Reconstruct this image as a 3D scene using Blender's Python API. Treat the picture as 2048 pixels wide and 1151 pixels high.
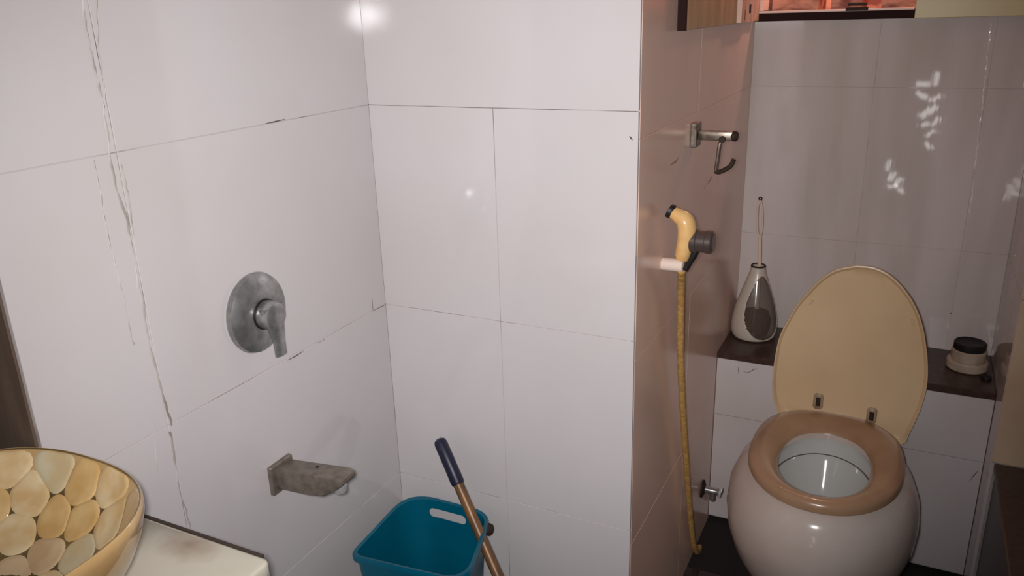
import bpy, bmesh, math, random
from mathutils import Vector, Matrix
random.seed(7)
for o in list(bpy.data.objects): bpy.data.objects.remove(o)
S = bpy.context.scene
C = S.collection
EYE = 1.5                      # eye height; all coordinates below are metres relative to the eye, floor at -EYE
# ------------------------------------------------------------------ camera
F = 1610.0
R = Matrix(((0.89682605, -0.11828273, 0.42627718), (0.44139371, 0.30367123, -0.84436685), (-0.0295741, 0.94540625, 0.32454952)))
cd = bpy.data.cameras.new('camera'); cam = bpy.data.objects.new('camera', cd); C.objects.link(cam)
cd.sensor_fit = 'HORIZONTAL'; cd.sensor_width = 36.0; cd.lens = 36.0 * F / 2048.0
cd.clip_start = 0.02
cam.matrix_world = Matrix.Translation((0, 0, EYE)) @ R.to_4x4()
S.camera = cam
# ------------------------------------------------------------------ light and exposure
w = bpy.data.worlds.new('world'); S.world = w; w.use_nodes = True
w.node_tree.nodes['Background'].inputs[0].default_value = (1.0, 0.93, 0.85, 1)
w.node_tree.nodes['Background'].inputs[1].default_value = 0.05
ld = bpy.data.lights.new('phone_flash', 'SPOT'); lo = bpy.data.objects.new('phone_flash', ld); C.objects.link(lo)
ld.energy = 90; ld.color = (1.0, 0.975, 0.985); ld.shadow_soft_size = 0.024
ld.spot_size = math.radians(93); ld.spot_blend = 1.0
lo.location = (-0.03, 0.01, EYE + 0.0)
lo.rotation_euler = (Vector((-0.45, 0.84, -0.24))).to_track_quat('-Z', 'Y').to_euler()
l2 = bpy.data.lights.new('loft_lamp', 'POINT'); lo2 = bpy.data.objects.new('loft_lamp', l2); C.objects.link(lo2)
l2.energy = 5.0; l2.color = (1.0, 0.62, 0.52); l2.shadow_soft_size = 0.03
lo2.location = (-0.2, 2.56, EYE + 0.33)      # bulb inside the loft cabinet
S.view_settings.view_transform = 'Standard'; S.view_settings.look = 'None'
S.view_settings.exposure = 0.0; S.view_settings.gamma = 1.0; S.view_settings.use_curve_mapping = False

# ------------------------------------------------------------------ helpers
def srgb(r, g, b):
    f = lambda c: ((c / 255 + 0.055) / 1.055) ** 2.4 if c > 10 else c / 255 / 12.92
    return (f(r), f(g), f(b), 1)

def mat(name, col, rough=0.5, metal=0.0, col2=None, scale=8.0, bump=0.0, bscale=60.0, spec=0.5, stretch=(1, 1, 1),
        lo_=0.35, hi_=0.7, trans=0.0, alpha=1.0, emit=0.0, detail=6.0, coat=0.0, rough2=None):
    m = bpy.data.materials.new(name); m.use_nodes = True
    nt = m.node_tree; b = nt.nodes['Principled BSDF']; L = nt.links.new
    b.inputs['Base Color'].default_value = col
    b.inputs['Roughness'].default_value = rough; b.inputs['Metallic'].default_value = metal
    b.inputs['Specular IOR Level'].default_value = spec
    b.inputs['Coat Weight'].default_value = coat; b.inputs['Coat Roughness'].default_value = 0.08
    b.inputs['Transmission Weight'].default_value = trans; b.inputs['Alpha'].default_value = alpha
    if emit:
        b.inputs['Emission Color'].default_value = col; b.inputs['Emission Strength'].default_value = emit
    tc = nt.nodes.new('ShaderNodeTexCoord'); mp = nt.nodes.new('ShaderNodeMapping')
    mp.inputs['Scale'].default_value = stretch
    geo = nt.nodes.new('ShaderNodeNewGeometry')
    L(geo.outputs['Position'], mp.inputs['Vector'])
    if col2:
        n = nt.nodes.new('ShaderNodeTexNoise'); n.inputs['Scale'].default_value = scale; n.inputs['Detail'].default_value = detail
        r = nt.nodes.new('ShaderNodeValToRGB'); r.color_ramp.elements[0].position = lo_; r.color_ramp.elements[1].position = hi_
        r.color_ramp.elements[0].color = col; r.color_ramp.elements[1].color = col2
        L(mp.outputs[0], n.inputs['Vector']); L(n.outputs['Fac'], r.inputs[0]); L(r.outputs[0], b.inputs['Base Color'])
        if rough2 is not None:
            rr = nt.nodes.new('ShaderNodeMapRange'); rr.inputs['To Min'].default_value = rough; rr.inputs['To Max'].default_value = rough2
            L(n.outputs['Fac'], rr.inputs['Value']); L(rr.outputs[0], b.inputs['Roughness'])
    if bump:
        n2 = nt.nodes.new('ShaderNodeTexNoise'); n2.inputs['Scale'].default_value = bscale; n2.inputs['Detail'].default_value = 3
        bp = nt.nodes.new('ShaderNodeBump'); bp.inputs['Strength'].default_value = bump; bp.inputs['Distance'].default_value = 0.01
        L(mp.outputs[0], n2.inputs['Vector']); L(n2.outputs['Fac'], bp.inputs['Height']); L(bp.outputs[0], b.inputs['Normal'])
    return m

M = {}
M['tile'] = mat('white glazed tile', srgb(209, 203, 204), 0.075, col2=srgb(201, 195, 192), scale=2.2, bump=0.05, bscale=5, lo_=.35, hi_=.75)
M['tile_old'] = mat('stained glazed tile', srgb(212, 201, 198), 0.035, col2=srgb(192, 180, 172), scale=3.0, bump=0.012, bscale=9, stretch=(3, 3, .5))
M['tile_side'] = mat('brownish glazed tile', srgb(236, 204, 188), 0.22, col2=srgb(222, 186, 168), scale=2.5, bump=0.05, bscale=7, stretch=(1, 1, .5))  # white tile with the brownish cast of warm bounce light put into its colour
M['tile_panel'] = mat('panel tile', srgb(212, 204, 204), 0.2, col2=srgb(200, 190, 186), scale=3)
M['grout'] = mat('grout', srgb(188, 181, 178), 0.8, col2=srgb(112, 99, 93), scale=7, lo_=.50, hi_=.66, detail=5)
M['grout_old'] = mat('grey grout', srgb(196, 184, 178), 0.8, col2=srgb(164, 150, 142), scale=9)
M['grout_side'] = mat('brown grout', srgb(214, 180, 164), 0.8)  # shares the warm cast painted into the side tile
M['smear'] = mat('grout smear', srgb(199, 193, 188), 0.6, col2=srgb(150, 139, 130), scale=14, lo_=.4, hi_=.66, stretch=(1, 1, .6))
M['band'] = mat('yellowed cement haze', srgb(200, 192, 186), 0.25, col2=srgb(204, 198, 195), scale=6)
M['cement'] = mat('cement', srgb(120, 105, 95), 0.9)
M['granite'] = mat('dark brown granite', srgb(74, 54, 47), 0.35, col2=srgb(56, 40, 36), scale=60, bump=.02)
M['floor'] = mat('dark floor tile', srgb(62, 48, 45), 0.35, col2=srgb(46, 36, 35), scale=14)
M['floor_joint'] = mat('floor joint', srgb(38, 30, 29), 0.9)
M['ceiling'] = mat('ceiling paint', srgb(190, 180, 170), 0.9)
M['plain'] = mat('dull wall paint', srgb(120, 105, 95), 0.8)
M['beige'] = mat('beige pillar tile', srgb(214, 188, 160), 0.35, col2=srgb(196, 164, 138), scale=5)
M['darkwood'] = mat('dark brown wood', srgb(112, 96, 84), 0.4, col2=srgb(96, 80, 70), scale=7, stretch=(6, 6, .6), bump=.03)
M['chrome'] = mat('dull chrome', srgb(176, 176, 174), 0.22, .72, col2=srgb(136, 134, 132), scale=45, rough2=.4)
M['chrome_dark'] = mat('scaled chrome', srgb(142, 132, 120), 0.42, .5, col2=srgb(112, 103, 94), scale=60, bump=.08, bscale=220)
M['bright_chrome'] = mat('bright chrome', srgb(226, 226, 226), 0.2, .6)
M['steel_old'] = mat('tarnished steel', srgb(150, 140, 128), 0.4, .8, col2=srgb(95, 82, 70), scale=60)
M['rust'] = mat('rusted iron', srgb(62, 42, 32), 0.7, .3, col2=srgb(40, 28, 22), scale=80, bump=.1, bscale=200)
M['black'] = mat('black rubber', srgb(28, 25, 25), 0.5)
M['hole'] = mat('dark hole', srgb(12, 10, 10), 0.9)
M['yellowed'] = mat('yellowed plastic', srgb(236, 196, 134), 0.3, col2=srgb(222, 170, 104), scale=25)
M['offwhite'] = mat('off white plastic', srgb(232, 214, 200), 0.35)
M['greyplastic'] = mat('grey ribbed metal', srgb(120, 108, 104), 0.3, .7)
M['hose'] = mat('yellow hose', srgb(194, 154, 88), 0.5, col2=srgb(156, 118, 68), scale=90, stretch=(1, 1, 1.5))
M['seat'] = mat('yellowed seat', srgb(182, 148, 118), 0.25, col2=srgb(160, 124, 94), scale=7, coat=.3)
M['hinge'] = mat('dull hinge plastic', srgb(176, 152, 122), 0.5, col2=srgb(140, 118, 92), scale=60)
M['lid'] = mat('cream lid', srgb(222, 192, 152), 0.32, col2=srgb(210, 178, 138), scale=4)
M['ceramic'] = mat('white ceramic', srgb(216, 204, 196), 0.16, col2=srgb(196, 178, 166), scale=4, coat=.3)
M['ceramic_in'] = mat('bowl inside', srgb(202, 204, 200), 0.1, coat=.5)
M['water'] = mat('bowl water', srgb(184, 190, 188), 0.03, coat=.6)
M['bucket'] = mat('teal plastic', srgb(0, 98, 122), 0.3, col2=srgb(0, 88, 112), scale=5)
M['bronze'] = mat('bronze tube', srgb(134, 98, 64), 0.42, .25, col2=srgb(92, 66, 48), scale=30, stretch=(1, 1, .5))
M['navy'] = mat('navy rubber grip', srgb(26, 28, 52), 0.42)
M['marble'] = mat('white marble', srgb(216, 210, 192), 0.25, col2=srgb(202, 196, 178), scale=5)
M['sealant'] = mat('dark sealant', srgb(62, 50, 44), 0.7)
M['resin'] = mat('amber resin', srgb(210, 176, 126), 0.12, col2=srgb(186, 148, 98), scale=9, coat=.6)
M['resin_dark'] = mat('dark resin bed', srgb(128, 106, 70), 0.15, col2=srgb(92, 78, 52), scale=22, coat=.5)
M['agate'] = [mat('agate slice %s' % n, c, 0.12, col2=c2, scale=24, coat=.5, lo_=.38, hi_=.62) for n, c, c2 in (
    ('beige', srgb(238, 214, 170), srgb(220, 184, 130)), ('grey', srgb(218, 206, 172), srgb(214, 190, 146)),
    ('honey', srgb(230, 196, 138), srgb(214, 172, 110)), ('tan', srgb(226, 198, 158), srgb(208, 174, 134)))]
M['cab_edge'] = mat('pinkish raw wood', srgb(252, 226, 214), 0.5, col2=srgb(240, 200, 184), scale=20, stretch=(.3, 1, 1))
M['cab_dark'] = mat('dark board edge', srgb(38, 17, 14), 0.7, spec=.15)
M['cab_in'] = mat('reddish plywood', srgb(226, 156, 126), 0.6, col2=srgb(140, 70, 54), scale=16, stretch=(1.0, 1, 2.2), lo_=.4, hi_=.62)
M['cab_door'] = mat('beige laminate', srgb(196, 180, 124), 0.4, col2=srgb(184, 166, 110), scale=3)
M['cab_door_old'] = mat('worn beige laminate', srgb(206, 178, 138), 0.5, col2=srgb(176, 146, 108), scale=12, stretch=(1, 2, .4))
M['strip_wood'] = mat('peeling pale wood', srgb(236, 204, 184), 0.6, col2=srgb(204, 158, 140), scale=34, stretch=(1, 1.4, .3))
M['holder'] = mat('grey white holder', srgb(196, 184, 170), 0.3)
M['holder_clear'] = mat('smoky plastic', srgb(112, 94, 84), 0.15, trans=.0, alpha=.5)
M['bristle'] = mat('brown bristles', srgb(66, 48, 42), 0.9, col2=srgb(42, 30, 28), scale=90)
M['stem'] = mat('pale plastic stem', srgb(216, 192, 172), 0.4)
M['jar'] = mat('dusty jar', srgb(190, 172, 152), 0.4, col2=srgb(166, 146, 128), scale=30)
M['daylight'] = mat('daylit opening', (1, .98, .95, 1), 0.5, emit=7.0)  # self-lit slats added behind the camera for the gleams
M['mark'] = mat('grime', srgb(104, 88, 82), 0.7)

def put(name, bm, m, parent=None, smooth=35, base=None):
    me = bpy.data.meshes.new(name)
    bmesh.ops.recalc_face_normals(bm, faces=bm.faces[:])
    off = Vector((0, 0, EYE))
    if parent is not None:
        wl = Vector(parent['_w']); off = off - wl
        o = bpy.data.objects.new(name, me); o.parent = parent
        o['_w'] = parent['_w']
    else:
        o = bpy.data.objects.new(name, me)
        if base is None:
            xs = [v.co for v in bm.verts]
            base = (sum(v.x for v in xs) / len(xs), sum(v.y for v in xs) / len(xs), min(v.z for v in xs))
        loc = Vector(base) + off; o.location = loc; off = -Vector(base); o['_w'] = tuple(loc)
    bmesh.ops.translate(bm, verts=bm.verts[:], vec=off)
    bm.to_mesh(me); bm.free()
    if m: me.materials.append(m)
    if smooth:
        for p in me.polygons: p.use_smooth = True
        try: me.set_sharp_from_angle(angle=math.radians(smooth))
        except Exception: pass
    C.objects.link(o)
    return o

def thing(name, label, cat, base, group=None):
    o = bpy.data.objects.new(name, None); C.objects.link(o)
    o.empty_display_size = .05
    o.location = Vector(base) + Vector((0, 0, EYE)); o['_w'] = tuple(o.location)
    o['label'] = label; o['category'] = cat
    if group: o['group'] = group
    return o
def tag(o, label, cat, group=None):
    o['label'] = label; o['category'] = cat
    if group: o['group'] = group
    return o
def struct(o, label=None):
    o['kind'] = 'structure'
    if label: o['label'] = label
    return o

def box(bm, a, b, bev=0.0, seg=1):
    x0, y0, z0 = a; x1, y1, z1 = b
    t = bmesh.new()
    vs = [t.verts.new(p) for p in ((x0, y0, z0), (x1, y0, z0), (x1, y1, z0), (x0, y1, z0), (x0, y0, z1), (x1, y0, z1), (x1, y1, z1), (x0, y1, z1))]
    for f in ((0, 3, 2, 1), (4, 5, 6, 7), (0, 1, 5, 4), (1, 2, 6, 5), (2, 3, 7, 6), (3, 0, 4, 7)): t.faces.new([vs[i] for i in f])
    if bev: bmesh.ops.bevel(t, geom=t.edges[:], offset=bev, segments=seg, affect='EDGES', profile=.5)
    merge(bm, t)
def merge(bm, t):
    vm = {v: bm.verts.new(v.co) for v in t.verts}
    for f in t.faces:
        try: bm.faces.new([vm[v] for v in f.verts])
        except ValueError: pass
    t.free()
def loft(bm, rings, c0=True, c1=True, closed=True):
    vr = [[bm.verts.new(p) for p in r] for r in rings]
    n = len(rings[0])
    for a, b in zip(vr[:-1], vr[1:]):
        for i in range(n if closed else n - 1):
            bm.faces.new((a[i], a[(i + 1) % n], b[(i + 1) % n], b[i]))
    if c0: bm.faces.new(vr[0])
    if c1: bm.faces.new(vr[-1])
    return vr
def lathe(bm, prof, c, axis='z', n=32, c0=True, c1=True, ang=None):
    """prof: list of (r, h) along the axis from the point c"""
    rings = []
    for r, h in prof:
        ring = []
        for i in range(n):
            a = 2 * math.pi * i / n; u, v = r * math.cos(a), r * math.sin(a)
            p = {'z': (u, v, h), 'x': (h, u, v), 'y': (u, h, v)}[axis]
            ring.append((c[0] + p[0], c[1] + p[1], c[2] + p[2]))
        rings.append(ring)
    loft(bm, rings, c0, c1)
def smooth_path(pts, k=6):
    P = [Vector(p) for p in pts]; out = []
    for i in range(len(P) - 1):
        p0 = P[max(i - 1, 0)]; p1 = P[i]; p2 = P[i + 1]; p3 = P[min(i + 2, len(P) - 1)]
        for j in range(k):
            t = j / k
            out.append(0.5 * ((2 * p1) + (p2 - p0) * t + (2 * p0 - 5 * p1 + 4 * p2 - p3) * t * t + (3 * p1 - p0 - 3 * p2 + p3) * t ** 3))
    out.append(P[-1]); return out
def tube(bm, pts, r, n=12, flat=1.0, up=None):
    P = [Vector(p) for p in pts]; rings = []
    rr = r if isinstance(r, (list, tuple)) else [r] * len(P)
    u = None
    for i, p in enumerate(P):
        d = (P[min(i + 1, len(P) - 1)] - P[max(i - 1, 0)]).normalized()
        if u is None:
            ref = Vector(up) if up else (Vector((0, 0, 1)) if abs(d.z) < .9 else Vector((1, 0, 0)))
            u = (ref - d * ref.dot(d)).normalized()
        else: u = (u - d * u.dot(d)).normalized()
        v = d.cross(u)
        rings.append([p + rr[i] * (math.cos(2 * math.pi * k / n) * u * flat + math.sin(2 * math.pi * k / n) * v) for k in range(n)])
    loft(bm, rings)
def sellipse(cx, cy, a, b, z, n=48, e=2.0, e_back=None, egg=0.0):
    out = []
    for i in range(n):
        t = 2 * math.pi * i / n; c, s = math.cos(t), math.sin(t)
        ee = (e_back if (e_back and s > 0) else e)
        x = abs(c) ** (2 / ee) * (1 if c >= 0 else -1); y = abs(s) ** (2 / ee) * (1 if s >= 0 else -1)
        out.append((cx + a * x * (1 + egg * y), cy + b * y, z))
    return out
def fillet(cs, rs, z, seg=6):
    out = []; n = len(cs)
    for i in range(n):
        p = Vector(cs[i]); a = (Vector(cs[i - 1]) - p); b = (Vector(cs[(i + 1) % n]) - p)
        la, lb = a.length, b.length; a.normalize(); b.normalize()
        r = rs[i]; ang = a.angle(b); d = min(r / math.tan(ang / 2), la * .48, lb * .48)
        p0 = p + a * d; p1 = p + b * d
        for k in range(seg + 1):
            t = k / seg
            q = (1 - t) ** 2 * p0 + 2 * t * (1 - t) * p + t * t * p1
            out.append((q.x, q.y, z))
    return out
def ray(px, py): return R @ Vector((px - 1024, 575.5 - py, -F))
def on(ax, val, px, py):
    r = ray(px, py); return r * (val / r[ax])

# ------------------------------------------------------------------ room shell
FL, CE = -1.5, 0.95
XL, YM, XS, YB, YP, XR = -1.006, 1.370, -0.434, 2.404, 2.152, 0.260
ROWS = [FL, -1.03, -0.603, -0.171, 0.26, 0.69, CE]
G, TT = 0.00065, 0.008          # half joint, tile thickness

def tiled(name, label, core_a, core_b, cells, axis, face, sign, m, core_m=None, G=G):
    """a wall core in grout with separate tiles; axis = wall normal axis, face = finished surface, sign = outward"""
    bm = bmesh.new(); box(bm, core_a, core_b)
    wobj = struct(put(name, bm, core_m or M['grout'], smooth=0), label)
    for (u0, u1, v0, v1) in cells:
        b2 = bmesh.new(); j = random.uniform(-.0003, .0003)
        lo3, hi3 = sorted((face - sign * TT, face + sign * j))
        if axis == 0: box(b2, (lo3, u0 + G, v0 + G), (hi3, u1 - G, v1 - G), .0004)
        else: box(b2, (u0 + G, lo3, v0 + G), (u1 - G, hi3, v1 - G), .0004)
        put('tile', b2, m, wobj, smooth=0)
    return wobj
REC = 0.0010                   # joint recess
# floor: tiles over a dark bed
bm = bmesh.new(); box(bm, (-1.9, -1.2, FL - .1), (1.3, 2.6, FL - .003))
fl = struct(put('floor', bm, M['floor_joint'], smooth=0))
for i in range(9):
    for j in range(10):
        x0, y0 = -1.0 + .3 * (i - 3), -1.13 + .3 * j + .037
        if x0 > 1.2 or y0 > 2.3: continue
        b2 = bmesh.new(); box(b2, (x0 + .0015, y0 + .0015, FL - .003), (x0 + .2985, y0 + .2985, FL), .001)
        if x0 < -1.01 and y0 > .25: b2.free(); continue
        put('tile', b2, M['floor'], fl, smooth=0)
bm = bmesh.new(); box(bm, (-1.9, -1.2, CE), (1.3, 2.85, CE + .1)); struct(put('ceiling', bm, M['ceiling'], smooth=0))
# left wall
YE, YJ = 0.572, 0.770
cells = [(a, b, ROWS[k], ROWS[k + 1]) for k in range(6) for a, b in ((YE, YJ), (YJ, YM + G))]
wl = tiled('wall_left', 'white tiled wall with a cracked grout joint, mixer and spout', (XL - .11, YE, FL), (XL - REC, YM + .05, CE), cells, 0, XL, 1, M['tile'])
# middle wall (end of the partition) and its warm-tinted side
XJ = -0.7205
cells = []
for k in range(6):
    if k == 3: cells.append((XL - G, XS, ROWS[k], ROWS[k + 1]))
    else: cells += [(XL - G, XJ, ROWS[k], ROWS[k + 1]), (XJ, XS, ROWS[k], ROWS[k + 1])]
wm = tiled('wall_middle', 'white tiled end wall behind the teal bucket', (XL, YM + REC, FL), (XS - TT, 1.5, CE), cells, 1, YM, -1, M['tile'])
SR = [FL, -1.07, -0.648, -0.22, 0.21, 0.63, CE]
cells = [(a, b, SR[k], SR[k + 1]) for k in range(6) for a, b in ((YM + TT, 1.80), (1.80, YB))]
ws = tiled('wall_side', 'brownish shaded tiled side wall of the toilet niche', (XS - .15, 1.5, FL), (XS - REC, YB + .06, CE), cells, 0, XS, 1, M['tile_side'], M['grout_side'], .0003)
# back wall of the niche
bcols = [XS, -0.112, 0.150, XR]
CB = -0.046
cells = [(bcols[i], bcols[i + 1], a, b) for i in range(3) for a, b in ((FL, -1.07), (-1.07, -0.648), (-0.648, -0.22), (-0.22, CB))]
wb = tiled('wall_back', 'grey stained tiled wall behind the toilet', (XS - .15, YB + REC, FL), (XR + .1, YB + .15, CB), cells, 1, YB, -1, M['tile_old'], M['grout_old'], .0004)
# right wall of the niche and pillar face beside it
YR = 2.03
cells = [(YR + TT, YB, SR[k], SR[k + 1]) for k in range(6)]
wr = tiled('wall_right', 'dim right side wall of the toilet niche', (XR + REC, YR + .02, FL), (XR + .2, YB + .06, CE), cells, 0, XR, -1, M['tile_old'], M['grout_old'])
cells = [(a, b, c, d) for a, b in ((XR, .58), (.58, .9), (.9, 1.2)) for c, d in ((-1.065, -.648), (-.648, -.22), (-.22, .21), (.21, .63), (.63, CE))]
wp = tiled('wall_pillar', 'beige tiled pillar face at the right edge', (XR + .2, YR + REC, FL), (1.3, YB + .06, CE), cells, 1, YR, -1, M['beige'])
# walls out of view that close the room
bm = bmesh.new(); box(bm, (1.2, -1.1, FL), (1.3, YR, CE)); struct(put('wall_far_right', bm, M['plain'], smooth=0))
bm = bmesh.new(); box(bm, (-1.9, -1.1, FL), (-1.8, .70, CE)); struct(put('wall_far_left', bm, M['plain'], smooth=0))
bm = bmesh.new(); box(bm, (-1.9, -1.2, FL), (1.3, -1.1, CE)); struct(put('wall_rear', bm, M['plain'], smooth=0))
# dark wooden door leaf beyond the left wall
bm = bmesh.new(); box(bm, (-1.8, .600, FL), (XL - .112, .640, CE)); d1 = struct(put('door_1', bm, M['darkwood'], smooth=0), 'dark brown wooden door past the end of the white wall')
bm = bmesh.new(); box(bm, (XL - .112, .568, FL), (XL - .006, .572, CE), .001); put('jamb', bm, M['darkwood'], d1)
for z0, z1 in ((-1.38, -.52), (-.40, .62)):
    b2 = bmesh.new(); box(b2, (-1.70, .592, z0), (-1.20, .600, z1), .003); put('door_panel', b2, M['darkwood'], d1)

# grout smears: wobbling cement lines beside the left wall joint
def ribbon(pts, wds, parent, m, name, x=XL):
    bm = bmesh.new(); rows = []
    for (y, z), wd in zip(pts, wds):
        rows.append([(x + .0001, y - wd, z), (x + .0011, y, z), (x + .0001, y + wd, z)])
    for a, b in zip(rows[:-1], rows[1:]):
        va = [bm.verts.new(p) for p in a]; vb = [bm.verts.new(p) for p in b]
        for i in range(2): bm.faces.new((va[i], va[i + 1], vb[i + 1], vb[i]))
    bmesh.ops.remove_doubles(bm, verts=bm.verts[:], dist=1e-5)
    return put(name, bm, m, parent, smooth=60)
def px_line(pxs, step=12):
    q = []
    for i in range(len(pxs) - 1):
        (x0, y0), (x1, y1) = pxs[i], pxs[i + 1]
        n = max(2, int(abs(y1 - y0) / step))
        for k in range(n): q.append((x0 + (x1 - x0) * k / n, y0 + (y1 - y0) * k / n))
    q.append(pxs[-1]); out = []
    for (x, y) in q:
        p = on(0, XL, x, y); out.append((p.y + random.uniform(-.0014, .0014), p.z))
    return out
for pxs, wd in (([(164, -40), (166, 30), (185, 110), (205, 200), (217, 290), (228, 360), (255, 440), (275, 560), (300, 690), (322, 770), (343, 850)], .0022),
                ([(190, -40), (193, 40), (200, 120), (210, 200)], .0016),
                ([(240, 320), (258, 400), (268, 470)], .0015),
                ([(188, 320), (205, 420), (222, 500), (248, 600), (268, 690)], .0014),
                ([(308, 880), (318, 950)], .0010),
                ([(340, 862), (352, 930), (358, 985), (372, 1020), (382, 1062)], .0024)):
    L_ = px_line(pxs)
    ribbon(L_, [wd * random.uniform(.35, 1.2) for _ in L_], wl, M['smear'], 'grout_smear')
# ------------------------------------------------------------------ niche shelf (ledge) with tiled panel below
sh = struct(put('trim_1', (lambda b: (box(b, (XS + .0005, YP - .004, -.956), (XR - .0005, YB - .0005, -.936), .002), b)[1])(bmesh.new()), M['granite'], smooth=0), 'dark granite ledge behind the toilet')
bm = bmesh.new(); box(bm, (XS + .001, YP + TT - .001, FL + .012), (XR - .001, YP + .06, -.957))
pan = struct(put('wall_panel', bm, M['grout'], smooth=0), 'pale tiled boxing under the dark ledge')
for a, b in ((XS, -.13), (-.13, XR)):
    for c, d in ((FL + .018, -1.135), (-1.135, -.957)):
        b2 = bmesh.new(); box(b2, (a + .0012, YP, c + G), (b - .0012, YP + TT, d - G), .0008); put('tile', b2, M['tile_panel'], pan, smooth=0)
# chipped tile edge on the back wall; flash glint put into a white ridge
bm = bmesh.new(); rows = []
for i in range(61):
    py = 46 + 380 * i / 60; px = 1983 - 43 * i / 60 + random.uniform(-1.2, 1.2)
    p = on(1, YB, px, py); wd = random.choice((.0005, .0014, .0024, .0032)) * random.uniform(.6, 1.2)
    rows.append([(p.x + wd * math.sin(a_), YB + .0003 - wd * .9 * math.cos(a_), p.z) for a_ in (-1.45, -.9, -.45, 0, .45, .9, 1.45)])
for a, b in zip(rows[:-1], rows[1:]):
    va = [bm.verts.new(p) for p in a]; vb = [bm.verts.new(p) for p in b]
    for i in range(6): bm.faces.new((va[i], va[i + 1], vb[i + 1], vb[i]))
bmesh.ops.remove_doubles(bm, verts=bm.verts[:], dist=1e-6)
M['chip'] = mat('white chipped edge', srgb(252, 244, 238), 0.12, col2=srgb(210, 196, 188), scale=30, spec=1.0, coat=.8)
put('chipped_edge', bm, M['chip'], wb, smooth=70)
# grime marks and scratches lying on the tiles
M['mark_soft'] = mat('faint grime', srgb(172, 138, 122), 0.6)
def grime(ax, val, sgn, pxs, wd, parent, m=M['mark']):
    bm = bmesh.new(); P = [on(ax, val, *p) for p in pxs]; rows = []
    for i, p in enumerate(P):
        d = (P[min(i + 1, len(P) - 1)] - P[max(i - 1, 0)]).normalized(); nn_ = Vector((0, 0, 0)); nn_[ax] = sgn
        t = d.cross(nn_) * (wd * (.3 if i in (0, len(P) - 1) else random.uniform(.7, 1.1)))
        rows.append([p + t + nn_ * .0003, p + nn_ * .0009, p - t + nn_ * .0003])
    for a, b in zip(rows[:-1], rows[1:]):
        va = [bm.verts.new(p) for p in a]; vb = [bm.verts.new(p) for p in b]
        for i in range(2): bm.faces.new((va[i], va[i + 1], vb[i + 1], vb[i]))
    put('grime_mark', bm, m, parent)
for pxs, wd in (([(1259, 272), (1262, 276), (1265, 280)], .002),): grime(1, YM, -1, pxs, wd, wm)
for pxs, wd in (([(1900, 624), (1902, 626), (1905, 628)], .002),): grime(1, YB, -1, pxs, wd, wb)
for pxs, wd in (([(1476, 732), (1477, 742), (1478, 750)], .0010), ([(1486, 742), (1496, 745), (1508, 738), (1514, 736)], .0010), ([(1938, 962), (1948, 950), (1957, 940)], .0012)): grime(1, YP, -1, pxs, wd, pan)
for pxs, wd in (([(1425, 352), (1419, 362), (1416, 368)], .0030), ([(1411, 370), (1408, 378)], .0024), ([(1340, 330), (1352, 322), (1358, 312)], .0030)): grime(0, XS, 1, pxs, wd, ws, M['mark_soft'])
for pxs, wd in (([(744, 598), (745, 610), (746, 622)], .0010), ([(747, 621), (760, 614), (774, 607)], .0010), ([(575, 720), (592, 711), (606, 702)], .0018), ([(634, 686), (650, 678)], .0012), ([(530, 247), (550, 243), (570, 238)], .0012)): grime(0, XL, 1, pxs, wd, wl)
# dark bench at the right edge
bm = bmesh.new(); box(bm, (XR + .012, 1.15, FL), (1.2, YR - .001, -1.085)); be = struct(put('trim_2', bm, M['floor'], smooth=0), 'dark stone bench below the beige pillar')
b2 = bmesh.new(); box(b2, (XR + .006, 1.14, -1.085), (1.2, YR - .001, -1.065), .003); put('bench_top', b2, M['granite'], be)

# ------------------------------------------------------------------ loft cabinet set into the wall above the toilet
cb = thing('wall_cabinet', 'open wooden cabinet recessed in the wall above the toilet', 'cabinet', (-.09, YB + .1, CB))
YC = 2.375
def part(name, m, parent, *boxes, bev=.001, smooth=0):
    bm = bmesh.new()
    for a, b in boxes: box(bm, a, b, bev)
    return put(name, bm, m, parent, smooth=smooth)
part('bottom_board', M['cab_dark'], cb, ((XS + .002, YC, CB), (XR - .002, YB + .36, CB + .020)))
part('front_lip', M['cab_edge'], cb, ((XS + .002, YC - .001, CB + .0203), (-.038, YC + .02, CB + .026)))
part('back_board', M['cab_in'], cb, ((XS + .002, YB + .36, CB), (XR - .002, YB + .375, .6)))
part('side_board', M['cab_edge'], cb, ((XS + .002, YC, CB + .0265), (XS + .022, YB + .36, .6)))
part('side_board', M['cab_edge'], cb, ((XR - .02, YC + .02, CB + .0265), (XR - .002, YB + .36, .6)))
part('top_board', M['cab_door'], cb, ((XS + .002, YC, .6), (XR - .002, YB + .375, .62)))
part('shelf_stuff', M['cab_in'], cb, ((XS + .03, YB + .08, CB + .021), (-.28, YB + .26, .03)), ((-.25, YB + .1, CB + .021), (-.17, YB + .3, .01)), ((-.12, YB + .06, CB + .021), (-.03, YB + .22, .05)))
dr = part('door', M['cab_door'], cb, ((-.036, YC - .016, CB), (XR - .002, YC + .001, .6)))
od = part('door', M['cab_door_old'], cb, ((-.431, 1.60, CB + .002), (-.416, 2.355, .6)))
part('edge_strip', M['cab_dark'], od, ((-.4325, 1.592, CB + .001), (-.4155, 1.6, .6)))
bm = bmesh.new()
prof = [(2.06, CB + .004), (2.20, CB + .002), (2.262, CB + .014), (2.285, CB + .045), (2.285, .6), (2.06, .6)]
loft(bm, [[(-.4155, y, z) for y, z in prof], [(-.404, y, z) for y, z in prof]])
st = put('peeled_strip', bm, M['strip_wood'], od, smooth=0)
part('hinge_slot', M['hole'], st, ((-.405, 2.150, CB + .024), (-.4032, 2.172, CB + .046)))
part('crack', M['hole'], st, ((-.405, 2.098, CB + .008), (-.4034, 2.102, CB + .034)))
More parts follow.
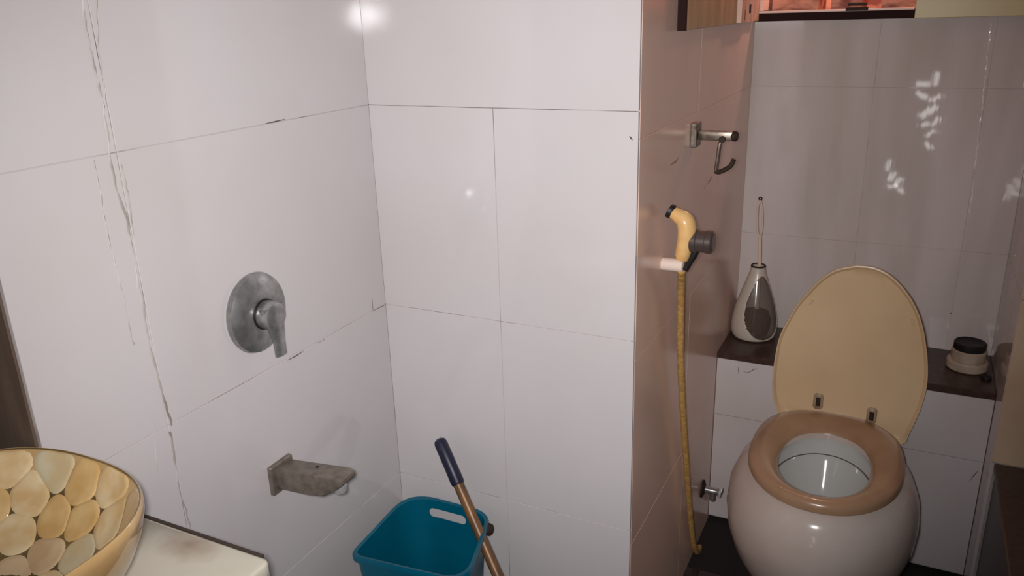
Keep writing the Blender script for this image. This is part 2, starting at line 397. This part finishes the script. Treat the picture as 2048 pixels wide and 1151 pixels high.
lt = part('latch', M['rust'], cb, ((-.200, YC - .006, CB + .021), (-.146, YC, CB + .030)), ((-.196, YC - .006, CB + .034), (-.150, YC, CB + .041)))

# ------------------------------------------------------------------ mixer plate and lever on the left wall
mx = thing('shower_mixer', 'round chrome shower mixer with lever on the white left wall', 'mixer tap', (XL, .985, -.487))
c = (XL, .984, -.487)
bm = bmesh.new()
rings = []
for r, h in ((.0, 0), (.070, 0), (.0715, .004), (.069, .011), (.058, .018), (.040, .022), (.028, .023)):
    rings.append([(XL + .0005 + h, c[1] + max(r, .001) * .96 * math.cos(2 * math.pi * i / 48), c[2] + max(r, .001) * 1.02 * math.sin(2 * math.pi * i / 48)) for i in range(48)])
loft(bm, rings); put('wall_plate', bm, M['chrome'], mx)
bm = bmesh.new(); lathe(bm, [(.0275, .0215), (.0275, .026)], c, 'x'); put('gap_ring', bm, M['black'], mx)
bm = bmesh.new(); lathe(bm, [(.024, .022), (.0255, .028), (.0255, .042), (.023, .050), (.015, .054)], c, 'x'); kn = put('knob', bm, M['chrome'], mx)
bm = bmesh.new()
path = smooth_path([(XL + .040, c[1], c[2] + .016), (XL + .044, c[1], c[2] - .012), (XL + .047, c[1] + .001, c[2] - .042), (XL + .047, c[1] + .002, c[2] - .074)], 5)
rr = [.027 - .0135 * min(1, i / 11) for i in range(len(path))]
tube(bm, path, rr, 16, flat=.42, up=(1, 0, 0)); lv = put('lever', bm, M['chrome'], mx)

# ------------------------------------------------------------------ bath spout
sp = thing('bath_spout', 'dull square bath spout below the shower mixer', 'spout', (XL, .985, -.815))
part('flange', M['chrome_dark'], sp, ((XL + .0004, .958, -.846), (XL + .011, 1.018, -.786)), bev=.002)
bm = bmesh.new()
ys = (.966, 1.010)
pr = [(XL + .010, -.792), (XL + .155, -.776), (XL + .166, -.780), (XL + .166, -.790), (XL + .150, -.803), (XL + .120, -.822), (XL + .090, -.826), (XL + .010, -.833)]
loft(bm, [[(x, ys[0], z) for x, z in pr], [(x, ys[1], z) for x, z in pr]])
bmesh.ops.bevel(bm, geom=bm.edges[:], offset=.003, segments=2, affect='EDGES', profile=.5)
sb = put('spout_body', bm, M['chrome_dark'], sp, smooth=30)
bm = bmesh.new(); lathe(bm, [(.007, -.812), (.0105, -.816), (.0115, -.814), (.0115, -.795)], (XL + .146, .988, 0), 'z', 20); put('aerator', bm, M['bright_chrome'], sp)
bm = bmesh.new(); lathe(bm, [(.003, 0), (.0025, .002)], (XL + .09, .995, -.7832), 'z', 12); put('set_screw', bm, M['black'], sb)

# ------------------------------------------------------------------ vanity counter and basin
ct = bmesh.new()
cs = [(-1.6, -.3), (-.722, -.3), (-.722, .673), (XL + .002, .673), (XL + .002, .563), (-1.6, .563)]
rs = [.002, .01, .014, .001, .001, .002]
def ring_in(d, z): return fillet([(x - d if x > -.8 else x, y - d if y > .6 else y) for x, y in cs], rs, z)
loft(ct, [ring_in(.003, -.730), ring_in(0, -.727), ring_in(0, -.704), ring_in(.001, -.7012), ring_in(.004, -.700)])
co = tag(put('counter_top', ct, M['marble'], smooth=50), 'white marble counter slab with a brown stain under the basin', 'counter')
bm = bmesh.new(); box(bm, (XL + .004, .6715, -.706), (-.738, .6765, -.6985), .0005); put('edge_seal', bm, M['sealant'], co)
# brown stain soaked into the slab
sc = on(2, -.700, 378, 1090)
nt = M['marble'].node_tree; bs_ = nt.nodes['Principled BSDF']
src = bs_.inputs['Base Color'].links[0].from_socket
g_ = nt.nodes.new('ShaderNodeNewGeometry'); v1 = nt.nodes.new('ShaderNodeVectorMath'); v1.operation = 'SUBTRACT'; v1.inputs[1].default_value = (sc.x, sc.y, sc.z + EYE)
v2 = nt.nodes.new('ShaderNodeVectorMath'); v2.operation = 'MULTIPLY'; v2.inputs[1].default_value = (16, 27, 0)
v3 = nt.nodes.new('ShaderNodeVectorMath'); v3.operation = 'LENGTH'
nz = nt.nodes.new('ShaderNodeTexNoise'); nz.inputs['Scale'].default_value = 40
ad = nt.nodes.new('ShaderNodeMath'); ad.operation = 'MULTIPLY_ADD'; ad.inputs[1].default_value = .7
mr = nt.nodes.new('ShaderNodeMapRange'); mr.inputs['From Min'].default_value = 1.35; mr.inputs['From Max'].default_value = .35; mr.inputs['To Max'].default_value = .75
mx_ = nt.nodes.new('ShaderNodeMix'); mx_.data_type = 'RGBA'; mx_.inputs['B'].default_value = srgb(146, 116, 92)
for a_, b_ in ((g_.outputs['Position'], v1.inputs[0]), (v1.outputs[0], v2.inputs[0]), (v2.outputs[0], v3.inputs[0]), (g_.outputs['Position'], nz.inputs['Vector']), (nz.outputs['Fac'], ad.inputs[0]),
               (v3.outputs['Value'], ad.inputs[2]), (ad.outputs[0], mr.inputs['Value']), (mr.outputs[0], mx_.inputs['Factor']), (src, mx_.inputs['A']), (mx_.outputs['Result'], bs_.inputs['Base Color'])): nt.links.new(a_, b_)
part('cabinet_body', M['darkwood'], co, ((-1.6, -.28, FL + .002), (-.76, .560, -.731)), bev=.002)

bs = thing('vessel_basin', 'amber vessel basin inlaid with pale stone slices on the counter', 'basin', (-.92, .415, -.70))
BC, BA, BB, BZ = (-.920, .413), .187, .168, -.538
def bz(t): return BZ - .118 * (1 - t ** 2.4) if t < 1 else BZ
def bpt(a, t, dz=0.0, k=1.0):
    c_, s_ = math.cos(a), math.sin(a); e = 2.5
    rr_ = (abs(c_) ** e + abs(s_) ** e) ** (-1 / e) if t > .55 else (1 + ((abs(c_) ** e + abs(s_) ** e) ** (-1 / e) - 1) * (t / .55))
    return (BC[0] + BA * t * k * rr_ * c_, BC[1] + BB * t * k * rr_ * s_, bz(t) + dz)
N = 72
bm = bmesh.new(); A = [2 * math.pi * i / N for i in range(N)]
rings = [[(BC[0] + (x - BC[0]) * 1, BC[1] + (y - BC[1]) * 1, z) for x, y, z in [bpt(a, t) for a in A]] for t in (.04, .2, .4, .55, .7, .8, .86)]
loft(bm, rings, True, False); put('inner_bowl', bm, M['resin_dark'], bs, smooth=60)
bm = bmesh.new(); loft(bm, [[bpt(a, t) for a in A] for t in (.86, .9, .94, .98, .995)], False, False); put('rim_band', bm, M['resin'], bs, smooth=60)
bm = bmesh.new()
orings = [[bpt(a, .995) for a in A], [bpt(a, 1.0, .0015) for a in A], [bpt(a, 1.0, -.001, 1.012) for a in A]]
for t, z in ((1.0, -.012), (.97, -.035), (.90, -.065), (.80, -.095), (.68, -.122), (.56, -.142), (.46, -.155), (.44, -.1612)):
    orings.append([(BC[0] + (bpt(a, 1.0)[0] - BC[0]) * t * 1.012, BC[1] + (bpt(a, 1.0)[1] - BC[1]) * t * 1.012, BZ + z) for a in A])
loft(bm, orings, False, True); put('outer_shell', bm, M['resin'], bs, smooth=60)
bm = bmesh.new(); tube(bm, [bpt(a, .996, .0012) for a in A] + [bpt(A[0], .996, .0012)], .0013, 6); put('rim_line', bm, M['resin_dark'], bs)
# inlaid slices: jittered hex layout over the developed (flattened) inner bowl
TAB = [(0.0, 0.0)]
for i in range(1, 101):
    t0, t1 = (i - 1) / 100, i / 100
    TAB.append((TAB[-1][0] + math.hypot((t1 - t0) * .178, bz(t1) - bz(t0)), t1))
SMAX = TAB[-1][0]
def dev(x, y):
    """flat (arc length) coordinates to a point on the inner bowl with its normal"""
    s_ = min(math.hypot(x, y), SMAX * .995); a = math.atan2(y, x)
    lo_i = max(i for i in range(101) if TAB[i][0] <= s_ + 1e-9); hi_i = min(lo_i + 1, 100)
    f_ = (s_ - TAB[lo_i][0]) / max(1e-9, TAB[hi_i][0] - TAB[lo_i][0])
    return a, TAB[lo_i][1] + f_ * (TAB[hi_i][1] - TAB[lo_i][1])
def dpt(x, y, d):
    a, t = dev(x, y); p = Vector(bpt(a, t)); q = Vector(bpt(a, min(t + .01, 1.0))); q0 = Vector(bpt(a, max(t - .01, .0)))
    sl = q - q0; rad = Vector((math.cos(a), math.sin(a), 0)); h = max(1e-6, sl.dot(rad)); k = sl.z / h
    return p + (Vector((0, 0, 1)) - rad * k).normalized() * d
rnd = random.Random(5); sites = []
dx = .055
for j in range(-6, 7):
    for i in range(-6, 7):
        x = (i + (.5 if j % 2 else 0)) * dx + rnd.uniform(-.009, .009); y = j * dx * .87 + rnd.uniform(-.009, .009)
        if .03 < math.hypot(x, y) < SMAX - .012: sites.append((x, y))
for s_i, (x, y) in enumerate(sites):
    rim = []
    for k in range(28):
        a = 2 * math.pi * k / 28; ca, sa = math.cos(a), math.sin(a); r = .046
        for (ox, oy) in sites:
            if (ox, oy) == (x, y): continue
            ddx, ddy = ox - x, oy - y; dd = math.hypot(ddx, ddy); pr_ = (ddx * ca + ddy * sa) / dd
            if pr_ > .15: r = min(r, dd / 2 / pr_ * 1.0)
        while math.hypot(x + r * ca, y + r * sa) > SMAX * .985 and r > .004: r -= .001
        rim.append(r)
    for _ in range(2): rim = [(rim[k - 1] + 2 * rim[k] + rim[(k + 1) % 28]) / 4 for k in range(28)]
    bm = bmesh.new(); rings = []
    for kk, dz in ((1.0, .0001), (.97, .0007), (.75, .0010), (.4, .0010), (.08, .0010)):
        rings.append([dpt(x + kk * rim[k] * math.cos(2 * math.pi * k / 28), y + kk * rim[k] * math.sin(2 * math.pi * k / 28), dz) for k in range(28)])
    loft(bm, rings, False, True); put('stone_slice', bm, M['agate'][rnd.choice((0, 0, 0, 1, 2, 3, 3))], bs, smooth=60)
bm = bmesh.new(); lathe(bm, [(.020, 0), (.020, .003), (.014, .004), (.012, .001)], (BC[0], BC[1], bz(0)), 'z', 24); put('drain', bm, M['chrome'], bs)

# ------------------------------------------------------------------ bucket and wiper
cs = [(-.950, 1.100), (-.690, 1.125), (-.752, 1.345), (-.966, 1.345)]
ctr = (-.840, 1.225)
def bring(k, z, d=0.0):
    P = []
    for x, y in cs:
        vx, vy = x - ctr[0], y - ctr[1]; l = math.hypot(vx, vy)
        P.append((ctr[0] + vx * (k - d / l), ctr[1] + vy * (k - d / l)))
    return fillet(P, [.022, .05, .06, .075], z, 8)
bm = bmesh.new()
rings = [bring(.70, FL + .001), bring(.735, FL + .006), bring(.965, -1.085), bring(.975, -1.075), bring(1.03, -1.073), bring(1.035, -1.062), bring(1.02, -1.058), bring(.965, -1.060), bring(.955, -1.075), bring(.72, FL + .012)]
loft(bm, rings)
bk = put('bucket', bm, M['bucket'], smooth=40)
tag(bk, 'teal plastic bucket with a pouring corner under the spout', 'bucket')
# hand slot cut through the rear wall
cut = bmesh.new()
hc = on(1, 1.325, 888, 1021); hc.z = -1.092
tube(cut, [(hc.x, 1.26, hc.z - .0), (hc.x, 1.42, hc.z)], .001, 4)
cut.free(); cut = bmesh.new()
n = 24; pts2 = []
for i in range(n):
    a = 2 * math.pi * i / n
    pts2.append((hc.x + (.038 if math.cos(a) > 0 else -.038) + .010 * math.cos(a), hc.z + .0115 * math.sin(a)))
loft(cut, [[(x, 1.265, z) for x, z in pts2], [(x, 1.45, z) for x, z in pts2]])
co_ = put('slot_cutter', cut, None, smooth=0)
bpy.context.view_layer.update()
md = bk.modifiers.new('slot', 'BOOLEAN'); md.object = co_; md.operation = 'DIFFERENCE'; md.solver = 'EXACT'
dg = bpy.context.evaluated_depsgraph_get(); me2 = bpy.data.meshes.new_from_object(bk.evaluated_get(dg))
bk.modifiers.clear(); old = bk.data; bk.data = me2; bpy.data.meshes.remove(old)
bpy.data.objects.remove(co_)
ear = on(1, 1.30, 962, 1042)
bm = bmesh.new(); lathe(bm, [(.010, -.006), (.014, 0), (.013, .008), (.008, .012)], (-.743, 1.315, -1.078), 'x', 16); put('handle_pivot', bm, M['rust'], bk)

tp = on(1, 1.342, 879, 880); p2 = on(1, 1.286, 950, 1045)
dd = (p2 - tp).normalized()
ft = tp + dd * ((FL + .035 - tp.z) / dd.z)
mo = thing('floor_wiper', 'floor wiper with bronze stick and navy grip leaning over the bucket', 'wiper', (ft.x, ft.y, FL))
gl = on(1, 1.345 - .27 * .053, 907, 952)
ge = tp + dd * .105
bm = bmesh.new(); tube(bm, [tp - dd * .004, tp, tp + dd * .008, ge - dd * .005, ge], [.006, .0125, .0148, .0148, .013], 16); gr = put('grip', bm, M['navy'], mo)
bm = bmesh.new(); tube(bm, [ge - dd * .004, ft], .0118, 14); put('stick', bm, M['bronze'], mo)
bm = bmesh.new(); tube(bm, [ft - dd * .06, ft - dd * .01, ft], [.016, .016, .019], 14); put('socket', bm, M['navy'], mo)
part('blade', M['black'], mo, ((ft.x - .14, ft.y - .012, FL + .001), (ft.x + .10, ft.y + .012, FL + .034)), bev=.003)
M['hole2'] = M['hole']
bm = bmesh.new(); lathe(bm, [(.0035, 0), (.003, .0022)], tuple(tp + dd * .016 + Vector((.004, -.0150, 0.002))), 'y', 10); put('hang_hole', bm, M['greyplastic'], gr)

# ------------------------------------------------------------------ toilet
TX = -.104
to = thing('toilet', 'round white wall toilet with cream lid raised and stained seat', 'toilet', (TX, 1.88, FL))
RZ = -1.062
secs = [  # z, cy, a, b, exponent
    (FL + .001, 1.95, .100, .150, 2.2), (-1.47, 1.95, .098, .150, 2.2), (-1.42, 1.93, .128, .19, 2.1), (-1.36, 1.91, .178, .235, 2.0), (-1.30, 1.895, .205, .256, 2.0),
    (-1.24, 1.885, .220, .268, 2.0), (-1.19, 1.882, .224, .272, 2.0), (-1.14, 1.885, .219, .267, 2.0), (-1.10, 1.888, .203, .254, 2.0), (-1.078, 1.89, .182, .238, 2.0), (-1.070, 1.89, .16, .22, 2.0)]
bm = bmesh.new()
rings = [sellipse(TX, cy, a, b, z, 64, e) for z, cy, a, b, e in secs]
rings = [[(x, min(y, YP - .002), z) for x, y, z in r] for r in rings]
rings += [sellipse(TX, 1.868, .120, .166, -1.072, 64), sellipse(TX, 1.868, .116, .162, -1.085, 64)]
loft(bm, rings, True, False); bw = put('bowl', bm, M['ceramic'], to, smooth=50)
bm = bmesh.new()
loft(bm, [sellipse(TX, 1.868, .116, .162, -1.085, 64), sellipse(TX, 1.866, .122, .165, -1.105, 64), sellipse(TX, 1.862, .112, .148, -1.14, 64), sellipse(TX, 1.865, .088, .12, -1.19, 64), sellipse(TX, 1.88, .058, .075, -1.235, 64), sellipse(TX, 1.89, .03, .035, -1.26, 64)], False, True)
put('bowl_inside', bm, M['ceramic_in'], bw, smooth=60)
bm = bmesh.new(); wl_ = [Vector(p) for p in sellipse(TX, 1.864, .1150, .1545, -1.125, 56)]; tube(bm, wl_ + [wl_[0]], .0016, 6); put('waterline', bm, M['mark'], bw)
bm = bmesh.new(); wr_ = sellipse(TX, 1.872, .070, .092, -1.215, 48); bm.faces.new([bm.verts.new(p) for p in wr_]); put('water', bm, M['water'], bw)
bm = bmesh.new(); lathe(bm, [(.004, 0), (.003, .002)], tuple(on(2, -1.2149, 1646, 941)), 'z', 10); put('speck', bm, M['hole'], bw)
# seat ring
bm = bmesh.new(); n = 64
so = lambda k, z, d=0: sellipse(TX, 1.880, .178 + d, .234 + d, z, n, 2.1, 2.6)
si = lambda d, z: sellipse(TX, 1.862, .104 + d, .160 + d, z, n, 2.0, 2.4)
def mixr(t, z):
    a = si(0, z); b = so(1, z); return [(p[0] + (q[0] - p[0]) * t, p[1] + (q[1] - p[1]) * t, z) for p, q in zip(a, b)]
prof = [(1.0, -1.066), (1.0, -1.056), (.96, -1.047), (.82, -1.041), (.6, -1.040), (.4, -1.043), (.2, -1.050), (.05, -1.060), (0, -1.068), (.08, -1.071), (1.0, -1.0665)]
loft(bm, [mixr(t, z) for t, z in prof], False, False)
bmesh.ops.remove_doubles(bm, verts=bm.verts[:], dist=1e-4)
put('seat', bm, M['seat'], to, smooth=50)
# lid standing open
def lidpt(px, py):
    r = ray(px, py); t = (2.085 + 1.09 * .085) / (r.y - .085 * r.z); return r * t
zo = [(930, 65), (1040, 75), (1140, 120), (1220, 190), (1290, 280), (1345, 390), (1380, 520), (1400, 680), (1400, 830), (1375, 950), (1335, 1060), (1280, 1170), (1233, 1245),
      (1050, 1230), (850, 1180), (650, 1130), (500, 1090),
      (430, 1050), (400, 1000), (380, 920), (378, 800), (395, 660), (425, 530), (480, 420), (540, 320), (620, 230), (700, 150), (800, 90)]
pts = [lidpt(1430 + x / 3.289, 510 + y / 3.289) for x, y in zo]
pts = smooth_path(pts + [pts[0]], 3)[:-1]
cen = sum(pts, Vector()) / len(pts)
nr = Vector((0, -1, .085)).normalized()
def lr(k, d): return [cen + (p - cen) * k + nr * d for p in pts]
bm = bmesh.new()
loft(bm, [lr(.2, -.020), lr(.7, -.019), lr(.93, -.013), lr(.99, -.005), lr(1.0, .0), lr(.995, .0035), lr(.982, .004), lr(.968, .001), lr(.95, -.004), lr(.88, -.0068), lr(.5, -.0072), lr(.1, -.0072)])
ld_ = put('lid', bm, M['lid'], to, smooth=40)
for px, py in ((1636, 803), (1743, 832)):
    p = lidpt(px, py); u = Vector((0, .085, 1)).normalized()
    bm = bmesh.new()
    tube(bm, [p - u * .022 + nr * -.006, p - u * .016 + nr * -.005, p + u * .016 + nr * -.005, p + u * .022 + nr * -.006], [.008, .013, .013, .008], 14, flat=.35, up=tuple(nr))
    hg = put('hinge', bm, M['hinge'], ld_)
    bm = bmesh.new(); tube(bm, [p - u * .012 + nr * -.001, p + u * .012 + nr * -.001], .006, 10, flat=.4, up=tuple(nr)); put('hinge_pin', bm, M['rust'], hg)
for zx, zy in ((625, 310), (1298, 445)):
    p = lidpt(1430 + zx / 3.289, 510 + zy / 3.289); bm = bmesh.new()
    d_ = Vector((.6, 0, .8)) if zx < 900 else Vector((0, 0, 1))
    tube(bm, [p - d_ * .008 - nr * .005, p + d_ * .008 - nr * .005], .005, 10, flat=.7, up=tuple(nr)); put('lid_buffer', bm, M['lid'], ld_)

# ------------------------------------------------------------------ toilet brush in its holder on the ledge
bx_, by_, bz_ = -.362, 2.305, -.936
br = thing('brush_holder', 'teardrop brush holder with open front at the left of the ledge', 'brush holder', (bx_, by_, bz_))
prof = [(.050, 0.0005), (.060, .006), (.065, .025), (.064, .055), (.057, .095), (.045, .135), (.033, .170), (.024, .198), (.020, .218)]
P_ = smooth_path([(r, h, 0) for r, h in prof], 12)
bm = bmesh.new(); n = 120; fa = math.radians(-50)
V = {}
for k, p in enumerate(P_):
    for i in range(n):
        a = 2 * math.pi * i / n; V[k, i] = bm.verts.new((bx_ + p.x * math.cos(a), by_ + p.x * math.sin(a), bz_ + p.y))
front = []
for k in range(len(P_) - 1):
    for i in range(n):
        a = 2 * math.pi * (i + .5) / n; da = abs((a - fa + math.pi) % (2 * math.pi) - math.pi)
        h = P_[k].y
        lim = 1.08 * math.sqrt(max(0, 1 - ((h - .100) / .092) ** 2))
        fv = (V[k, i], V[k, (i + 1) % n], V[k + 1, (i + 1) % n], V[k + 1, i])
        if da > lim: bm.faces.new(fv)
        else: front.append([v.co.copy() for v in fv])
bm.faces.new([V[0, i] for i in range(n)])
hs = put('shell', bm, M['holder'], br, smooth=60)
so_ = hs.modifiers.new('thickness', 'SOLIDIFY'); so_.thickness = .003; so_.offset = -1
bm = bmesh.new()
for q in front: bm.faces.new([bm.verts.new(((c_.x - bx_) * .985 + bx_, (c_.y - by_) * .985 + by_, c_.z)) for c_ in q])
bmesh.ops.remove_doubles(bm, verts=bm.verts[:], dist=1e-5)
put('front_window', bm, M['holder_clear'], br, smooth=60)
bm = bmesh.new()
lathe(bm, [(.0205, .2165), (.0215, .219), (.0195, .2215), (.0165, .219)], (bx_, by_, bz_), 'z', 28, c0=False, c1=False); put('neck_ring', bm, M['rust'], br)
tb = thing('toilet_brush', 'pale loop handled toilet brush standing in the teardrop holder', 'brush', (bx_ + .004, by_, bz_ + .006))
bm = bmesh.new()
lathe(bm, [(.012, .006), (.036, .012), (.042, .03), (.042, .06), (.034, .08), (.012, .088)], (bx_ + .004, by_ - .002, bz_), 'z', 24)
for v in bm.verts:
    v.co.x += random.uniform(-.002, .002); v.co.y += random.uniform(-.002, .002)
put('bristles', bm, M['bristle'], tb, smooth=0)
bm = bmesh.new(); tube(bm, smooth_path([(bx_ + .006, by_ - .002, bz_ + .085), (bx_ + .004, by_, bz_ + .2), (bx_ - .002, by_ + .004, bz_ + .300)], 4), .0055, 10); put('stem', bm, M['stem'], tb)
lp = [(-.002, .298), (-.009, .325), (-.010, .37), (-.007, .40), (-.003, .408), (.001, .40), (.004, .37), (.004, .325), (-.002, .298)]
bm = bmesh.new(); tube(bm, smooth_path([(bx_ + x - .006 * (z - .298) / .11, by_ + .004 + .03 * (z - .298), bz_ + z) for x, z in lp], 4), .0028, 8); put('handle_loop', bm, M['stem'], tb)
bm = bmesh.new(); lp2 = [(.004 * math.cos(a), .004 * math.sin(a)) for a in [i * math.pi / 6 for i in range(13)]]
tube(bm, [(bx_ - .009 + x, by_ + .008, bz_ + .414 + z) for x, z in lp2], .0018, 6); put('hanging_ring', bm, M['rust'], tb)

# ------------------------------------------------------------------ jar and cap on the ledge
jx, jy = .197, 2.290
jr = thing('jar', 'small dusty open jar with a dark mouth at the right of the ledge', 'jar', (jx, jy, -.936))
bm = bmesh.new(); lathe(bm, [(.046, .0005), (.050, .004), (.050, .022), (.047, .026), (.036, .028)], (jx, jy, -.936), 'z'); put('foot_ring', bm, M['jar'], jr)
bm = bmesh.new(); lathe(bm, [(.040, .0265), (.042, .032), (.042, .052), (.039, .055)], (jx, jy, -.936), 'z'); put('cup', bm, M['jar'], jr)
bm = bmesh.new(); lathe(bm, [(.0375, .0545), (.0385, .058), (.0385, .072), (.036, .075), (.033, .071), (.030, .070)], (jx, jy, -.936), 'z'); put('lid', bm, M['black'], jr)
cp = on(2, -.936, 1972, 758)
bm = bmesh.new(); lathe(bm, [(.012, .0004), (.013, .003), (.012, .009), (.006, .011)], (cp.x, cp.y, -.936), 'z', 20); tag(put('bottle_cap', bm, M['black']), 'tiny dark cap in front of the jar on the ledge', 'cap')

# ------------------------------------------------------------------ broken roll holder on the side wall
hk = thing('roll_holder', 'tarnished metal hook bracket high on the brownish side wall', 'hook', (XS, 1.76, -.262))
part('wall_plate', M['steel_old'], hk, ((XS + .0004, 1.735, -.290), (XS + .014, 1.775, -.238)), bev=.0015)
bm = bmesh.new(); box(bm, (XS + .014, 1.742, -.2745), (-.346, 1.760, -.2545), .003, 2); ar = put('arm', bm, M['steel_old'], hk, smooth=30)
bm = bmesh.new(); lathe(bm, [(.009, -.350), (.011, -.346), (.011, -.340), (.008, -.336)], (0, 1.751, -.2645), 'x', 20); put('arm_knob', bm, M['rust'], hk)
bm = bmesh.new()
tube(bm, smooth_path([(-.366, 1.741, -.270), (-.371, 1.739, -.284), (-.373, 1.738, -.310), (-.376, 1.738, -.338)], 4), .0045, 10); put('hanging_rod', bm, M['steel_old'], hk)
bm = bmesh.new(); tube(bm, smooth_path([(-.378, 1.738, -.339), (-.368, 1.738, -.340), (-.350, 1.738, -.330), (-.343, 1.738, -.322), (-.339, 1.738, -.311)], 4), .005, 10); put('hook_end', bm, M['rust'], hk)
bm = bmesh.new(); lathe(bm, [(.007, -.007), (.007, .003)], (-.366, 1.741, -.2705), 'y', 14); put('pivot', bm, M['rust'], hk)

# ------------------------------------------------------------------ hand spray with hose
YS = 1.545
sy = thing('hand_spray', 'yellowed hand spray hanging on a white peg of the side wall', 'hand spray', (XS, YS, -.5))
def ps(px, py): return on(1, YS, px, py)
a0 = ps(1322, 523); a1 = ps(1367, 535)
bm = bmesh.new(); lathe(bm, [(.0125, XS + .0004), (.0135, XS + .002), (.0135, a1.x - .001), (.012, a1.x)], (0, YS, (a0.z + a1.z) / 2), 'x', 24); put('peg', bm, M['offwhite'], sy)
bm = bmesh.new()
pp = [ps(1350, 421), ps(1362, 428), ps(1374, 438), ps(1378, 455), ps(1376, 475), ps(1371, 498), ps(1367, 512)]
pp = [Vector((p.x, YS - .016, p.z)) for p in pp]
sp_ = smooth_path(pp, 4); nn = len(sp_)
tube(bm, sp_, [.0140 + .0075 * min(1, i / 8) - .005 * max(0, (i - 14) / 10) for i in range(nn)], 18, flat=.85); body = put('body', bm, M['yellowed'], sy, smooth=50)
h0 = pp[0]; hd = (pp[0] - pp[1]).normalized()
bm = bmesh.new(); tube(bm, [h0 - hd * .001, h0 + hd * .002, h0 + hd * .009, h0 + hd * .010], [.0125, .0145, .0145, .011], 20); put('nozzle', bm, M['black'], sy)
g0 = ps(1384, 480)
bm = bmesh.new(); lathe(bm, [(.022, g0.x), (.024, g0.x + .002), (.024, g0.x + .012), (.0215, g0.x + .0135), (.0215, g0.x + .030), (.023, g0.x + .0315), (.023, g0.x + .042), (.018, g0.x + .046)], (0, YS - .01, g0.z + .002), 'x', 28)
put('valve_nut', bm, M['greyplastic'], sy, smooth=30)
bm = bmesh.new(); q = [ps(1395, 495), ps(1388, 508), ps(1380, 522), ps(1372, 538)]
tube(bm, [Vector((p.x, YS - .006, p.z)) for p in q], [.008, .0085, .007, .006], 12); put('trigger', bm, M['black'], sy)
s0 = ps(1362, 507); bm = bmesh.new(); lathe(bm, [(.0045, -.001), (.004, .001)], (s0.x, YS - .0275, s0.z), 'y', 12); put('screw_hole', bm, M['hole'], body)
hp = [ps(1364, 540)] + [on(0, x, px, py) for x, px, py in ((-.404, 1362, 600), (-.410, 1361, 700), (-.414, 1365, 800), (-.417, 1371, 900), (-.418, 1378, 1000), (-.418, 1386, 1080))]
last = hp[-1]; hp += [Vector((last.x + .002, last.y + .05, FL + .03)), Vector((last.x - .002, last.y + .10, FL + .012))]
hp[0].y = YS - .004
bm = bmesh.new(); sm = smooth_path(hp, 14)
tube(bm, sm, [.0078 + .0005 * math.sin(i * 1.9) for i in range(len(sm))], 12); put('hose', bm, M['hose'], sy, smooth=60)
# angle valve low on the side wall
av = on(0, XS, 1404, 976)
va = thing('angle_valve', 'small chrome angle valve low on the brownish wall beside the toilet', 'valve', (XS, av.y, av.z))
bm = bmesh.new(); lathe(bm, [(.026, .0004), (.026, .004), (.012, .010)], (XS, av.y, av.z), 'x', 20); put('flange', bm, M['rust'], va)
bm = bmesh.new(); lathe(bm, [(.010, .004), (.010, .045), (.008, .048)], (XS, av.y, av.z), 'x', 16); put('valve_body', bm, M['chrome'], va)
bm = bmesh.new(); lathe(bm, [(.009, .0), (.009, -.028), (.007, -.032)], (XS + .032, av.y, av.z), 'z', 14); put('outlet', bm, M['chrome'], va)
bm = bmesh.new(); box(bm, (XS + .048, av.y - .018, av.z - .008), (XS + .058, av.y + .018, av.z + .008), .003, 2); put('knob', bm, M['bright_chrome'], va)

# ------------------------------------------------------------------ unseen glowing grille on the rear wall, added to make gleams in the tiles
bm = bmesh.new(); box(bm, (-.50, -1.099, -1.12), (.30, -1.092, -.36)); wn = struct(put('window_1', bm, M['plain'], smooth=0))
K = (2 * YB + 1.1) / YB
for px, py, l, wd, ang in ((1846, 168, 24, 9, 0), (1872, 158, 26, 10, 90), (1844, 190, 24, 9, -30), (1872, 196, 22, 8, 30), (1858, 222, 36, 12, 40), (1850, 248, 18, 8, 20),
                           (1872, 243, 20, 8, 60), (1862, 266, 22, 8, 35), (1858, 290, 20, 8, -40), (1778, 330, 24, 8, 80), (1784, 352, 22, 8, 60), (1796, 362, 18, 8, 55), (1786, 372, 22, 7, 5), (1802, 382, 14, 7, -45)):
    p = on(1, YB, px, py); cx, cz = p.x * K, p.z * K; sc_ = 2.35 / 1610 * K * .9
    bm = bmesh.new(); ca, sa = math.cos(math.radians(ang)), math.sin(math.radians(ang))
    q = [(u * l / 2 * sc_, v * wd / 2 * sc_) for u, v in ((-1, -1), (1, -1), (1, 1), (-1, 1))]
    q = [(cx + u * ca - v * sa, cz + u * sa + v * ca) for u, v in q]
    loft(bm, [[(x, -1.092, z) for x, z in q], [(x, -1.0895, z) for x, z in q]]); put('pane', bm, M['daylight'], wn, smooth=0)

for o in bpy.data.objects:
    if '_w' in o: del o['_w']
